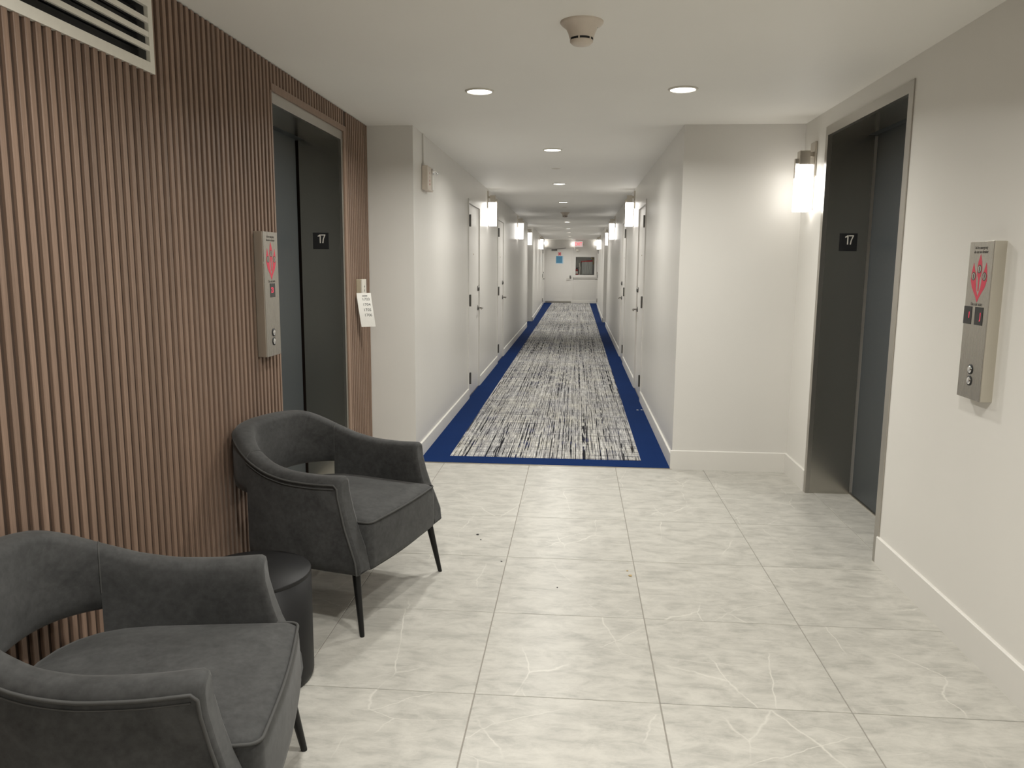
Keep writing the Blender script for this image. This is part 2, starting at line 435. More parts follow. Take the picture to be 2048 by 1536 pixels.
tag(MB().box(-1.95, AL, 18.02, 19.85, 0, H).build('wall_recess_left', M_WALLC), 'shallow recessed stretch of corridor wall on the alarm box side', 'wall', kind='structure')
tag(MB().box(AR, 1.95, 18.5, 19.85, 0, H).build('wall_recess_right', M_WALLC), 'shallow recessed stretch of corridor wall opposite the alarm box side', 'wall', kind='structure')
tag(MB().prism([(-1.95, 19.85), (FL0, 19.85), (FL1, YE), (-1.95, YE)], 0, H).build('wall_far_left', M_WALLC), 'far stretch of corridor wall beside the exit door', 'wall', kind='structure')
tag(MB().prism([(FR0, 19.85), (1.95, 19.85), (1.95, YE), (FR1, YE)], 0, H).build('wall_far_right', M_WALLC), 'far stretch of corridor wall beside the hose cabinet', 'wall', kind='structure')
# end wall with a niche for the hose cabinet
NX0, NX1, NZ0, NZ1 = -.085, .665, 1.02, 1.735
w = MB().box(-1.95, NX0, YE, YE + .3, 0, H).box(NX1, 1.95, YE, YE + .3, 0, H).box(NX0, NX1, YE, YE + .3, 0, NZ0).box(NX0, NX1, YE, YE + .3, NZ1, H).box(NX0, NX1, YE + .22, YE + .3, NZ0, NZ1)
tag(w.build('wall_end', M_WALLC), 'end wall closing the corridor', 'wall', kind='structure')

# ------------------------------------------------------------------ baseboards
def baseboard(name, x0, x1, y0, y1, h, label, face):
    t = .012; e = .004
    m = MB()
    if face == '-x': prof = [(x1, 0), (x1 - t, 0), (x1 - t, h - e), (x1 - t + e, h), (x1, h)]
    elif face == '+x': prof = [(x0, 0), (x0 + t, 0), (x0 + t, h - e), (x0 + t - e, h), (x0, h)]
    else: prof = [(y1, 0), (y1 - t, 0), (y1 - t, h - e), (y1 - t + e, h), (y1, h)]
    if face == '-y': rings = [[(x, p, z) for p, z in prof] for x in (x0, x1)]
    else: rings = [[(p, y, z) for p, z in prof] for y in (y0, y1)]
    return tag(m.loft(rings, smooth=False).build(name, M_BASE), label, 'baseboard', kind='structure')
BH, BC = .137, .112
baseboard('baseboard_right', 0, XR, YB, RA + .006, BH, 'tall baseboard along the wall with the two-window call panel', '-x')
baseboard('baseboard_right_corner', 0, XR, RB - .004, YR - .012, BH, 'short baseboard under the lobby wall sconce', '-x')
baseboard('baseboard_return', CR - .012, XR, 0, YR, BH, 'baseboard of the short wall between corridor and elevator', '-y')
baseboard('baseboard_return_left', XL, CL + .012, 0, YL, BH, 'baseboard of the narrow wall beside the slatted wall', '-y')
def runs(ya, yb, ops):
    r = []; y = ya
    for a, b, z in ops: r.append((y, a)); y = b
    r.append((y, yb)); return r
places = ['before the nearest apartment door', 'between the two apartment doors', 'beyond the second apartment door']
for (a, b), pl in zip(runs(YL, 18.02, UL), places): baseboard('baseboard_corridor_left', CL, 0, a, b, BC, 'corridor baseboard on the alarm box side ' + pl, '+x')
for (a, b), pl in zip(runs(YR, 18.5, UR), places): baseboard('baseboard_corridor_right', 0, CR, a, b, BC, 'corridor baseboard opposite the alarm box ' + pl, '-x')
baseboard('baseboard_end', -.14, FR1 - .01, 0, YE, BC, 'baseboard under the hose cabinet', '-y')
m = MB()
for s, fa, x19, xe, nm, lb in ((1, far_left, FL0, FL1, 'baseboard_far_left', 'baseboard running to the exit door'), (-1, far_right, FR0, FR1, 'baseboard_far_right', 'baseboard running to the hose cabinet corner')):
    xe2 = fa(27.1)
    rings = [[(x, yy, 0), (x + s * .012, yy, 0), (x + s * .012, yy, BC - .004), (x + s * .008, yy, BC), (x, yy, BC)] for x, yy in ((x19, 19.85 - .012), (xe2, 27.1))]
    tag(MB().loft(rings, smooth=False).build(nm, M_BASE), lb, 'baseboard', kind='structure')
baseboard('baseboard_pier_left', AL, FL0 + .012, 0, 19.85, BC, 'baseboard across the pier end on the alarm box side', '-y')
baseboard('baseboard_pier_right', FR0 - .012, AR, 0, 19.85, BC, 'baseboard across the pier end opposite the alarm box', '-y')

# ------------------------------------------------------------------ elevators
def elevator(name, ya, yb, zt, wall_x, out_s, jn, jf, head, depth, label, face_off):
    """opening ya..yb; out_s: -1 if the wall faces -x (right wall). jn/jf = near/far jamb face width"""
    t = thing(name, (wall_x, (ya + yb) / 2, 0), 0, label, 'elevator door', kind='structure')
    def X(d): return -out_s * d            # local x going into the wall
    def bx(mb, d0, d1, y0, y1, z0, z1):
        a, b = sorted((X(d0), X(d1))); c = (ya + yb) / 2
        return mb.box(a, b, y0 - c, y1 - c, z0, z1)
    fo = face_off
    fr = MB()
    bx(fr, fo, .020, ya, ya + jn, 0, zt - head); bx(fr, fo, .020, yb - jf, yb, 0, zt - head)
    fr.build('frame', M_STEELF, t)
    bx(MB(), fo, .020, ya, yb, zt - head, zt).build('header', M_STEELF, t)
    for (a, b) in ((ya, ya + jn), (yb - jf, yb)):
        bx(MB(), .020, depth - .012, a, b, 0, zt - head).build('jamb', M_STEEL, t)
    sof = bx(MB(), .020, depth - .05, ya, yb, zt - head, zt).build('soffit', M_STEEL, t)
    bx(MB(), depth - .045, depth + .02, ya, yb, zt - head, zt).build('door_header', M_EDOOR, t)
    bx(MB(), depth, depth + .03, ya + .06, yb - jf - .018, .008, zt - head).build('door_panel', M_EDOOR, t)
    bx(MB(), depth + .03, depth + .06, ya, yb, 0, zt).build('shaft_lining', M_GROUT, t)
    bx(MB(), depth - .012, depth + .03, ya + .01, yb - jf, 0, .006).build('sill', M_NICKEL, t)
    return t
elevator('door_1', RA, RB, RZ, XR, -1, .052, .043, .053, .275, 'elevator entrance with wide brushed steel frame in the painted wall', -.006)
elevator('door_2', LA + .0, LB - .045, 2.205, XL, 1, .004, .043, .053, .280, 'elevator entrance set into the walnut slat wall', .004)

# floor number plates on the far jamb faces
def number_plate(x, y, z, s, label):
    t = thing('floor_number_plate', (x, y, z), -PI / 2, label, 'sign')
    MB().cbox(0, .003, -s / 2, s / 2, -s / 2, s / 2, .001).build('plate', M_BLACK, t)
    k = s * .52; z0 = -s * .13; w = k * .13
    one = MB(); extrude_poly(one, [(-k * .13, z0), (-k * .13 + w, z0), (-k * .13 + w, z0 + k), (-k * .13 + w * .25, z0 + k), (-k * .36, z0 + k * .84), (-k * .36, z0 + k * .73), (-k * .13, z0 + k * .80)], .0028, .0036)
    one.build('digit', M_WHITE, t)
    sev = MB(); extrude_poly(sev, [(k * .17, z0), (k * .17 + w * 1.05, z0), (k * .36, z0 + k * .45), (k * .56, z0 + k * .90), (k * .56, z0 + k), (k * .05, z0 + k), (k * .05, z0 + k * .88), (k * .42, z0 + k * .88), (k * .25, z0 + k * .45)], .0028, .0036)
    sev.build('digit', M_WHITE, t)
    return t
number_plate(1.620, RB - .043, 1.561, .105, 'black floor 17 plate on the jamb of the elevator in the painted wall')
number_plate(-1.577, LB - .045 - .043, 1.548, .100, 'black floor 17 plate on the jamb of the elevator in the slat wall')

# ------------------------------------------------------------------ hall call panels
def call_panel(x, y, z, rz, windows, label, side_mat):
    t = thing('call_panel', (x, y, z), rz, label, 'call panel')
    Wd, Hh, D = .168, .563, .043
    MB().cbox(-.002, D - .003, -Wd / 2, Wd / 2, 0, Hh, .002).build('housing', side_mat, t)
    MB().cbox(D - .004, D, -Wd / 2, Wd / 2, 0, Hh, .0012).build('face_plate', M_PANEL, t)
    # flame emblem: three tongues joined at a point
    fz = Hh - .045
    mb = MB()
    def poly(p): extrude_poly(mb, p, D, D + .0005)
    poly([(0, fz), (.013, fz - .03), (.017, fz - .052), (.012, fz - .075), (.005, fz - .088), (.004, fz - .13), (-.003, fz - .13), (-.005, fz - .088), (-.013, fz - .075), (-.018, fz - .052), (-.012, fz - .025)])
    for s in (1, -1):
        poly([(s * (.044), fz - .03), (s * .050, fz - .05), (s * .056, fz - .075), (s * .056, fz - .093), (s * .044, fz - .118), (s * .012, fz - .152), (0, fz - .17), (0, fz - .150), (s * .016, fz - .118), (s * .020, fz - .095), (s * .020, fz - .075), (s * .033, fz - .056)][::s])
    em = mb.build('flame_emblem', M_RED, t)
    for (yy, zz) in ((0, fz - .052), (.038, fz - .078), (-.038, fz - .078)):
        ic = MB().lathe([(.0001, 0), (.0150, 0), (.0150, .0006), (.0001, .0006)], (D + .0004, yy, zz), 'x', 20, False).build('icon_disc', M_PRINT, em)
        MB().lathe([(.0001, 0), (.0115, 0), (.0115, .0005), (.0001, .0005)], (D + .0008, yy, zz), 'x', 20, False).build('icon_disc', M_PANEL, em)
        b = MB(); extrude_poly(b, [(yy - .002, zz - .008), (yy + .002, zz - .009), (yy + .004, zz + .001), (yy + .001, zz + .009), (yy - .003, zz + .007)], D + .0012, D + .0016)
        b.build('icon_figure', M_PRINT, em)
    text('lettering', 'In fire emergency', .0155, M_PRINT, t, (D + .0003, 0, Hh - .022), .0002, .8)
    text('lettering', 'do not use elevator', .0155, M_PRINT, t, (D + .0003, 0, Hh - .037), .0002, .8)
    text('lettering', 'Use exit stairs', .0165, M_PRINT, t, (D + .0003, 0, Hh - .222), .0002, .85)
    for yy, body in windows:
        d = MB().cbox(D - .001, D + .0012, yy - .029, yy + .029, .268, .332, .0008).build('display', M_DISP, t)
        text('digits', body, .034, M_LED, d, (D + .0014, yy + (.012 if len(body) == 1 else -.006), .30), .0002, .8)
    for zz in (.107, .066):
        b = MB().lathe([(.0001, 0), (.0185, 0), (.0185, .003), (.0155, .0042), (.0001, .0042)], (D - .001, 0, zz), 'x', 24).build('button_ring', M_BLACK, t)
        MB().lathe([(.0001, 0), (.0138, 0), (.0135, .004), (.009, .0058), (.0001, .0062)], (D, 0, zz), 'x', 24).build('button', M_CHROME, b)
    return t
call_panel(XR, 2.965, .944, PI, [(-.056 + .0, '1'), (.024, 'J')], 'steel elevator call panel with two floor windows on the painted wall', M_HOUSE)
call_panel(XL, 3.548, .988, 0, [(.006, '23')], 'steel elevator call panel with one floor window on the slat wall', M_HOUSE)

# ------------------------------------------------------------------ air grille high on the slat wall
g = thing('air_grille', (XB, (VY0 + VY1) / 2, VZ0), 0, 'cream enamel return air grille with wide louvres on the slat wall', 'vent grille')
gy = (VY1 - VY0) / 2; GH = H - .055 - VZ0; D = XL - XB
f = MB().box(0, D + .004, -gy, gy, 0, .033).box(0, D + .004, -gy, gy, GH - .033, GH).box(0, D + .004, -gy, -gy + .027, .033, GH - .033).box(0, D + .004, gy - .027, gy, .033, GH - .033)
f.build('frame', M_GRILLE, g)
M_GALV = steel_mat('galvanised_duct', (.40, .41, .41), .5)
y0, y1, z0, z1, xd = -gy + .0205, gy - .0205, .0205, GH - .0205, -1.799 - XB
MB().box(xd, -.001, y0, y1, z0, z0 + .001).box(xd, -.001, y0, y1, z1 - .001, z1).box(xd, -.001, y0, y0 + .001, z0, z1).box(xd, -.001, y1 - .001, y1, z0, z1).box(xd, xd + .001, y0, y1, z0, z1).build('duct', M_GALV, g)
zz = .033
nb = 4
gap = (GH - .066) / nb
for k in range(1, nb):
    z = .033 + gap * k
    MB().box(D - .006, D + .003, -gy + .026, gy - .026, z - .0085, z + .0085).build('louvre', M_GRILLE, g)
for k in range(nb):                              # black damper blades just inside the duct
    z = .033 + gap * (k + .5)
    MB().prism([(0, y0 + .004), (0, y1 - .004), (.002, y1 - .004), (.002, y0 + .004)], -.019, .019).build('damper_blade', M_BLACK, g, (-.030, 0, z))
# ------------------------------------------------------------------ sconces
def make_sconce(label, group):
    t = thing('wall_sconce', (0, 0, 0), 0, label, 'wall lamp', group)     # origin: wall face at the bottom of the glass; faces +x
    MB().cbox(0, .014, -.052, .052, .215, .425, .003).build('back_plate', M_NICKEL, t)
    MB().cbox(.0, .006, -.030, .030, .01, .215, .002).build('back_strip', M_NICKEL, t)
    MB().cbox(.013, .045, -.016, .016, .335, .365, .002).build('arm', M_NICKEL, t)
    MB().cbox(.034, .098, -.034, .034, .285, .372, .003).build('cap', M_NICKEL, t)
    MB().cbox(.097, .120, -.013, .013, .292, .325, .002).cbox(.114, .120, -.010, .010, .205, .325, .0015).build('front_clip', M_NICKEL, t)
    n = .046; q = [(.064 + a, b) for a, b in ((-n, -n), (n, -n), (n, n), (-n, n))]
    gl = MB(); gl.cbox(.064 - n, .064 + n, -n, n, 0, .288, .006).build('glass_shade', M_OPAL, t)
    MB().box(.058, .070, -.006, .006, -.006, .0).build('finial', M_NICKEL, t)
    return t
SG = 'opal box sconces along the corridor'
s0 = make_sconce('opal box sconce glowing beside the elevator in the painted wall', None)
s0.location = (XR, 5.245, 1.757); s0.rotation_euler = (0, 0, PI)
spots = [(CL, 9.99, 0, 'by the nearest apartment door on the alarm box side'), (CR, 9.99, 1, 'by the nearest apartment door opposite the alarm box'),
         (CL, 14.98, 0, 'past the second apartment door on the alarm box side'), (CR, 14.98, 1, 'past the second apartment door opposite the alarm box'),
         (AL, 19.35, 0, 'in the shallow recess on the alarm box side'), (AR, 19.35, 1, 'in the shallow recess opposite the alarm box'),
         (far_left(24.5), 24.5, 0, 'nearest the exit door'), (far_right(24.5), 24.5, 1, 'nearest the hose cabinet')]
for x, yy, side, where in spots:
    c = copy_tree(s0); c.location = (x, yy, 1.885); c.rotation_euler = (0, 0, PI if side else 0)
    c['label'] = 'opal box corridor sconce ' + where; c['group'] = SG

# ------------------------------------------------------------------ recessed downlights
def downlight_mesh():
    ring = MB().lathe([(.066, -.001), (.066, -.006), (.070, -.008), (.077, -.005), (.079, 0), (.066, 0)], n=36)
    lens = MB().lathe([(.0001, -.0035), (.066, -.0035), (.066, -.001), (.0001, -.001)], n=36, smooth=False)
    return ring.mesh('trim_ring', M_WHITE), lens.mesh('lens', M_LENS)
RING, LENS = downlight_mesh()
LD = bpy.data.lights.new('downlight_lamp', 'AREA'); LD.shape = 'DISK'; LD.size = .125; LD.energy = DOWN_W; LD.color = DOWN_COL; LD.spread = math.radians(158)
def downlight(x, y, label, group=None):
    t = thing('downlight', (x, y, H), 0, label, 'downlight', group)
    for nm, me in (('trim_ring', RING), ('lens', LENS)):
        o = bpy.data.objects.new(nm, me); COL.objects.link(o); o.parent = t
    l = bpy.data.objects.new('lamp', LD); COL.objects.link(l); l.parent = t; l.location = (0, 0, -.012)
    return t
downlight(-.541, 4.41, 'round ceiling downlight of the lobby on the slat wall side', 'lobby downlights')
downlight(.538, 4.41, 'round ceiling downlight of the lobby on the painted wall side', 'lobby downlights')
for yy, wh, key in ((1.60, 'above the armchair under the air grille', 'seating'), (-1.21, 'close to the back wall', 'back')):
    for xx, sd, k2 in ((-.54, 'on the slat wall side', 'slat_side'), (.54, 'on the painted wall side', 'paint_side')):
        d_ = downlight(xx, yy, 'round ceiling downlight ' + wh + ' ' + sd, 'seating downlights')
        d_.name = 'downlight_%s_%s_offscreen' % (key, k2)
        for c_ in d_.children:
            if c_.type == 'LIGHT': c_.name = 'lamp_%s_%s_offscreen' % (key, k2)
for yy, wh in ((6.607, 'just inside the corridor mouth'), (9.315, 'between the nearest pair of apartment doors'), (12.02, 'between the second pair of apartment doors'), (17.46, 'before the wall recesses'), (20.67, 'just past the wall recesses'), (23.2, 'before the last pair of sconces'), (26.0, 'past the last pair of sconces'), (28.45, 'in front of the exit sign')):
    downlight(-.217 - (yy - 6.6) * .0016, yy, 'round corridor downlight ' + wh, 'corridor downlights')

# ------------------------------------------------------------------ smoke detectors, sprinkler covers
def smoke(x, y, label):
    t = thing('smoke_detector', (x, y, H), 0, label, 'smoke detector')
    MB().lathe([(.083, 0), (.083, -.004), (.078, -.010), (.060, -.024), (.052, -.040), (.046, -.060), (.0001, -.060)], n=40).build('base', M_BEIGE2, t)
    s = MB().lathe([(.0445, -.060), (.0445, -.068), (.0001, -.068)], n=40).build('sensor_slot', M_DARK, t)
    MB().lathe([(.0445, -.0665), (.044, -.074), (.034, -.083), (.0001, -.086)], n=40).build('sensor_cap', M_BEIGE2, t)
    for k in range(6):
        a = k * PI / 3 + .3
        MB().box(.0435, .0455, -.003, .003, -.068, -.059).build('rib', M_BEIGE2, t, rz=a)
    MB().sphere((.060, -.028, -.030), .003, 8, 6).build('indicator', M_CHROME, t)
    return t
M_BEIGE2 = plain('aged_plastic', (.66, .585, .505), .45)
smoke(0.0, 3.215, 'large aged plastic smoke detector on the lobby ceiling')
smoke(-.232, 14.4, 'small looking smoke detector on the corridor ceiling')
for yy, lb in ((7.885, 'nearest the corridor mouth'), (13.1, 'farther down the corridor near the smoke detector')):
    tag(MB().lathe([(.0001, -.003), (.040, -.003), (.043, -.0015), (.043, 0), (.0001, 0)], (0, 0, 0), n=28).build('sprinkler_cover', M_WHITE, None, (-.222, yy, H - .0)), 'flat round sprinkler cover on the ceiling ' + lb, 'sprinkler cover')

# ------------------------------------------------------------------ fire alarm box on the corridor wall
a = thing('fire_alarm', (CL, 5.865, 1.94), 0, 'beige fire alarm box with red lettering and strobe on the corridor wall', 'fire alarm')
MB().cbox(0, .044, -.115, .105, 0, .170, .005).build('housing', M_BEIGE2, a)
MB().cbox(.043, .050, .040, .100, .01, .125, .006).build('strobe_lens', M_PAPER, a)
for k, ch in enumerate('FIRE'):
    text('lettering', ch, .030, M_REDP, a, (.0445, -.035, .122 - k * .026), .0003, 1.1, rot=PI / 2)
hd = MB().lathe([(.0001, 0), (.020, 0), (.022, .008), (.018, .020), (.0001, .022)], (.044, .055, .145), 'x', 20).build('lamp_head', M_CHROME, a)
MB().tube([(.06, .055, .145), (.072, .068, .142), (.078, .085, .134)], .006, 8).sphere((.078, .088, .132), .011, 12, 8).build('lamp_tip', M_CHROME, hd)
MB().cbox(0, .012, -.085, -.050, .168, H - 1.94, .003).cbox(0, .018, -.10, -.02, .166, .186, .003).build('conduit', M_WALLC, a)

# ------------------------------------------------------------------ card reader and paper note by the slat wall's end
M_CREAM = plain('cream_plastic', (.46, .40, .29), .5)
c = thing('card_reader', (XL, 5.147, 1.185), 0, 'small cream wall box with icons at the end of the slat wall', 'card reader')
MB().cbox(0, .030, -.049, .049, 0, .126, .003).build('back_box', M_CREAM, c)
MB().cbox(.031, .042, -.049, .049, 0, .126, .002).build('cover', M_WHITE, c)
MB().cbox(.029, .032, -.047, .047, .002, .124, .0005).build('gap', M_CREAM, c)
mb = MB(); extrude_poly(mb, [(-.004, .058), (.010, .058), (.003, .040)], .042, .0425); mb.build('icon', M_INK, c)
mb = MB(); extrude_poly(mb, [(-.012, .076), (.012, .076), (.012, .079), (-.012, .079)], .042, .0425); extrude_poly(mb, [(-.002, .066), (.002, .066), (.002, .088), (-.002, .088)], .042, .0425); mb.build('icon', M_INK, c)
# note: curved sheet hanging from the box, turned towards the lobby
nt_ = thing('paper_note', (XL + .052, 5.088, 1.000), 0, 'white paper note with four printed numbers hanging on the card box', 'paper')
PWID, PHGT = .098, .222
SH = -.95                                    # sheet's turn about the vertical
def sheet(u, v):
    """u across 0..1, v up 0..1 -> local point; the foot of the sheet swings out to the side"""
    swing = (1 - v) ** 1.5 * .034; bow = .010 * math.sin(PI * v) - .012 * (1 - v)
    du = (u - .5) * PWID + swing
    return Vector((-math.sin(SH) * du * 1.0 + math.cos(SH) * bow * 1.0, math.cos(SH) * du + math.sin(SH) * bow, v * PHGT))
n1, n2 = 6, 14
vs = [sheet(i / n1, j / n2) for j in range(n2 + 1) for i in range(n1 + 1)]
nn = Vector((math.cos(SH), math.sin(SH), 0))
bk = [p - nn * .0006 for p in vs]
fs = [(j * (n1 + 1) + i, j * (n1 + 1) + i + 1, (j + 1) * (n1 + 1) + i + 1, (j + 1) * (n1 + 1) + i) for j in range(n2) for i in range(n1)]
K = len(vs); edge = []
bl = [i for i in range(n1 + 1)] + [j * (n1 + 1) + n1 for j in range(1, n2 + 1)] + [n2 * (n1 + 1) + i for i in range(n1 - 1, -1, -1)] + [j * (n1 + 1) for j in range(n2 - 1, 0, -1)]
edge = [(bl[k], bl[(k + 1) % len(bl)], bl[(k + 1) % len(bl)] + K, bl[k] + K) for k in range(len(bl))]
MB().add(vs + bk, fs + [tuple(i + K for i in q[::-1]) for q in fs] + edge).build('sheet', M_PAPER, nt_)
def on_sheet(o):
    for p in o.data.vertices:
        d, yy, zz = p.co; q = sheet(.5 + yy / PWID, zz / PHGT); p.co = q + nn * (.0004 + max(0, d) * .5)
for k, s in enumerate(('1703', '1704', '1705', '1706')):
    on_sheet(text('number', s, .0255, M_INK, nt_, (0, .010, .181 - .0345 * k), .0003, 1.05))
mb = MB(); extrude_poly(mb, [(-.012, .201), (.022, .201), (.022, .2055), (-.012, .2055)], 0, .0004); on_sheet(mb.build('tape', M_BLACK, nt_))

# ------------------------------------------------------------------ apartment doors
def unit_door(name, x, ya, yb, side, label, niche=True, tilt=0):
    """side 0: wall facing +x, side 1: wall facing -x. hinges on the lobby side."""
    yc = (ya + yb) / 2; t = thing(name, (x, yc, 0), (PI if side else 0) + tilt, label, 'door', kind='structure')
    hw = (yb - ya) / 2; s = -1 if side else 1           # local y that points down the corridor is +s
    fw = .045; d0 = -.10 if niche else .001
    MB().box(d0, .010, -hw, -hw + fw, 0, DZ).box(d0, .010, hw - fw, hw, 0, DZ).box(d0, .010, -hw + fw, hw - fw, DZ - fw, DZ).build('frame', M_DOOR, t)
    lf = -.006 if niche else .004
    lo = lf - (.044 if niche else .003)
    leaf = MB().cbox(lo, lf, -hw + fw + .003, hw - fw - .003, .010, DZ - fw - .003, .0015).build('leaf', M_DOOR, t)
    hy = -s * (hw - fw); ly = s * (hw - fw - .075)
    for z in (.16, .98, 1.80):
        MB().cbox(.009, .013, hy - .030, hy + .012, z, z + .115, .001).tube([(.019, hy, z - .004), (.019, hy, z + .119)], .009, 10).build('hinge', M_HINGED, t)
    db = MB().lathe([(.0001, 0), (.030, 0), (.030, .010), (.024, .018), (.0001, .019)], (lf, ly, 1.14), 'x', 20).build('deadbolt', M_HINGED, t)
    MB().box(lf + .018, lf + .021, ly - .003, ly + .003, 1.128, 1.152).build('keyway', M_DARK, db)
    h = MB().lathe([(.0001, 0), (.030, 0), (.029, .010), (.014, .014), (.0001, .014)], (lf, ly, .92), 'x', 20).build('lever_handle', M_HINGED, t)
    MB().tube([(lf + .010, ly, .92), (lf + .052, ly, .92), (lf + .058, ly - s * .02, .92), (lf + .056, ly - s * .115, .915)], .0085, 8).build('lever', M_NICKELD, h)
    MB().lathe([(.0001, 0), (.008, 0), (.007, .003), (.0001, .003)], (lf, 0, 1.52), 'x', 12).build('peephole', M_BRASS, t)
    return t
unit_door('door_3', CL, *UL[0][:2], 0, 'pale apartment door nearest the fire alarm box')
unit_door('door_4', CL, *UL[1][:2], 0, 'second pale apartment door on the alarm box side')
unit_door('door_5', CR, *UR[0][:2], 1, 'pale apartment door nearest the lobby opposite the alarm box')
unit_door('door_6', CR, *UR[1][:2], 1, 'second pale apartment door opposite the alarm box')
tl = math.atan2(FL0 - FL1, YE - 19.85); tr = -math.atan2(FR1 - FR0, YE - 19.85)
unit_door('door_7', far_left(27.75), 27.2, 28.3, 0, 'last apartment door beside the exit door', False, tl)
unit_door('door_8', far_right(27.85), 27.3, 28.4, 1, 'last apartment door beside the hose cabinet', False, tr)

# ------------------------------------------------------------------ end of the corridor
# exit door, local +x points back down the corridor, local +y = world +x
ed = thing('door_9', (-.685, YE, 0), -PI / 2, 'pale stair exit door with closer at the end of the corridor', 'door', kind='structure')
MB().box(.001, .03, -.525, -.485, 0, 2.075).box(.001, .03, .485, .535, 0, 2.075).box(.001, .03, -.485, .485, 2.025, 2.075).build('frame', M_DOOR, ed)
MB().cbox(.001, .012, -.483, .483, .012, 2.022, .002).build('leaf', M_DOOR, ed)
h = MB().cbox(.012, .040, -.27, -.06, 1.925, 1.985, .004).build('door_closer', M_HINGED, ed)
MB().tube([(.045, -.15, 1.985), (.10, .05, 2.0), (.035, .26, 2.03)], .008, 8).build('closer_arm', M_HINGED, h)
h = MB().lathe([(.0001, 0), (.035, 0), (.033, .012), (.0001, .016)], (.012, .44, .94), 'x', 20).build('lever_handle', M_HINGED, ed)
MB().tube([(.02, .44, .92), (.065, .44, .92), (.068, .42, .915), (.065, .30, .90)], .010, 8).build('lever', M_NICKELD, h)
MB().lathe([(.0001, 0), (.03, 0), (.026, .012), (.0001, .014)], (.012, .44, 1.0), 'x', 20).build('deadbolt', M_HINGED, ed)
MB().box(.0122, .016, -.48, .48, .012, .075).build('sweep', M_STEELF, ed)
bn = thing('blue_notice', (-.655, YE - .0125, 1.455), -PI / 2, 'square blue notice with pale border on the exit door', 'notice')
MB().box(0, .002, -.138, .138, 0, .285).build('sheet', M_BLUEL, bn)
MB().box(.002, .003, -.125, .105, .02, .275).build('print', M_BLUE, bn)
rs = thing('red_sign', (-.655, YE - .0125, 1.758), -PI / 2, 'small red and white prohibition sign on the exit door', 'sign')
MB().box(0, .002, -.055, .055, 0, .110).build('plate', M_RED, rs)
MB().lathe([(.0001, 0), (.042, 0), (.042, .001), (.0001, .001)], (.002, 0, .055), 'x', 24, False).build('disc', M_PAPER, rs)
MB().lathe([(.026, 0), (.034, 0), (.034, .001), (.026, .001)], (.003, 0, .055), 'x', 24, False).build('ring', M_RED, rs)
mb = MB(); extrude_poly(mb, [(-.024, .075), (-.019, .080), (.024, .035), (.019, .030)], .003, .004); mb.build('bar', M_RED, rs)
# exit sign
ex = thing('exit_sign', (.035, YE, 2.072), -PI / 2, 'lit red and white EXIT sign above the hose cabinet', 'exit sign')
MB().cbox(0, .05, -.155, .155, 0, .205, .012).build('housing', M_EXITW, ex)
text('lettering', 'EXIT', .165, M_EXITR, ex, (.051, 0, .10), .001, .78)
for s in (-1, 1):
    MB().lathe([(.0001, 0), (.022, 0), (.040, .05), (.040, .062), (.0001, .066)], (.01, s * .205, .10), 'x', 20).build('lamp_head', M_BULB if s < 0 else M_WHITE, ex)
    MB().tube([(.02, s * .15, .10), (.02, s * .19, .10)], .008, 8).build('lamp_arm', M_WHITE, ex)
el = thing('battery_lamp', (.0, YE, 1.90), -PI / 2, 'small white battery lamp box under the exit sign', 'emergency lamp')
MB().cbox(0, .07, -.055, .055, 0, .10, .01).build('housing', M_WHITE, el)
MB().tube([(.03, 0, .10), (.03, .01, .165)], .008, 8).build('stem', M_WHITE, el)
MB().sphere((.075, .0, .035), .022, 14, 8).build('lamp_head', M_PAPER, el)
for x, lb in ((-1.165, 'beside the exit door'), (.675, 'beside the hose cabinet')):
    t = thing('globe_lamp', (x, YE, 2.20), -PI / 2, 'small bright globe lamp high in the corner ' + lb, 'lamp')
    MB().lathe([(.0001, 0), (.035, 0), (.030, .015), (.0001, .018)], (0, 0, 0), 'x', 20).build('base', M_WHITE, t)
    MB().sphere((.062, 0, 0), .048, 18, 12).build('globe', M_BULB, t)
# hose cabinet
hc = thing('hose_cabinet', ((NX0 + NX1) / 2, YE, NZ0), -PI / 2, 'glazed white framed fire hose cabinet set in the end wall', 'fire cabinet')
hw, hh = (NX1 - NX0) / 2, NZ1 - NZ0
MB().box(.001, .03, -hw - .06, -hw + .03, -.06, hh + .06).box(.001, .03, hw - .03, hw + .06, -.06, hh + .06).box(.001, .03, -hw + .03, hw - .03, -.06, .03).box(.001, .03, -hw + .03, hw - .03, hh - .03, hh + .06).build('door_frame', M_DOOR, hc)
MB().box(.010, .014, -hw + .03, hw - .03, .03, hh - .03).build('pane', M_GLASS, hc)
MB().box(-.215, -.205, -hw + .01, hw - .01, .01, hh - .01).build('back_panel', plain('cabinet_grey', (.36, .36, .34), .7), hc)
MB().box(.0, .04, -hw - .075, hw + .065, -.10, -.075).build('ledge', M_DOOR, hc)
MB().cbox(.03, .045, -hw - .055, -hw - .04, -.13, -.04, .003).build('latch', M_HINGE, hc)
hr = thing('hose_rack', ((NX0 + NX1) / 2 + .06, YE + .17, NZ0 + .012), -PI / 2, 'folded grey fire hose hanging from a red bar in the cabinet', 'fire hose')
MB().tube([(.05, -.20, .50), (.05, .22, .54)], .026, 12).build('rack_bar', M_REDP, hr)
for k in range(9):
    y0 = -.17 + k * .044
    MB().cbox(.02, .09, y0, y0 + .038, .02 + .01 * (k % 3), .50, .012).build('hose_fold', M_HOSE, hr)
MB().tube([(.05, .24, .66), (.05, .25, .54), (.05, .25, .40)], .02, 10).lathe([(.0001, 0), (.045, 0), (.045, .02), (.0001, .02)], (.05, .20, .64), 'x', 16).build('valve', M_BRASS, hr)
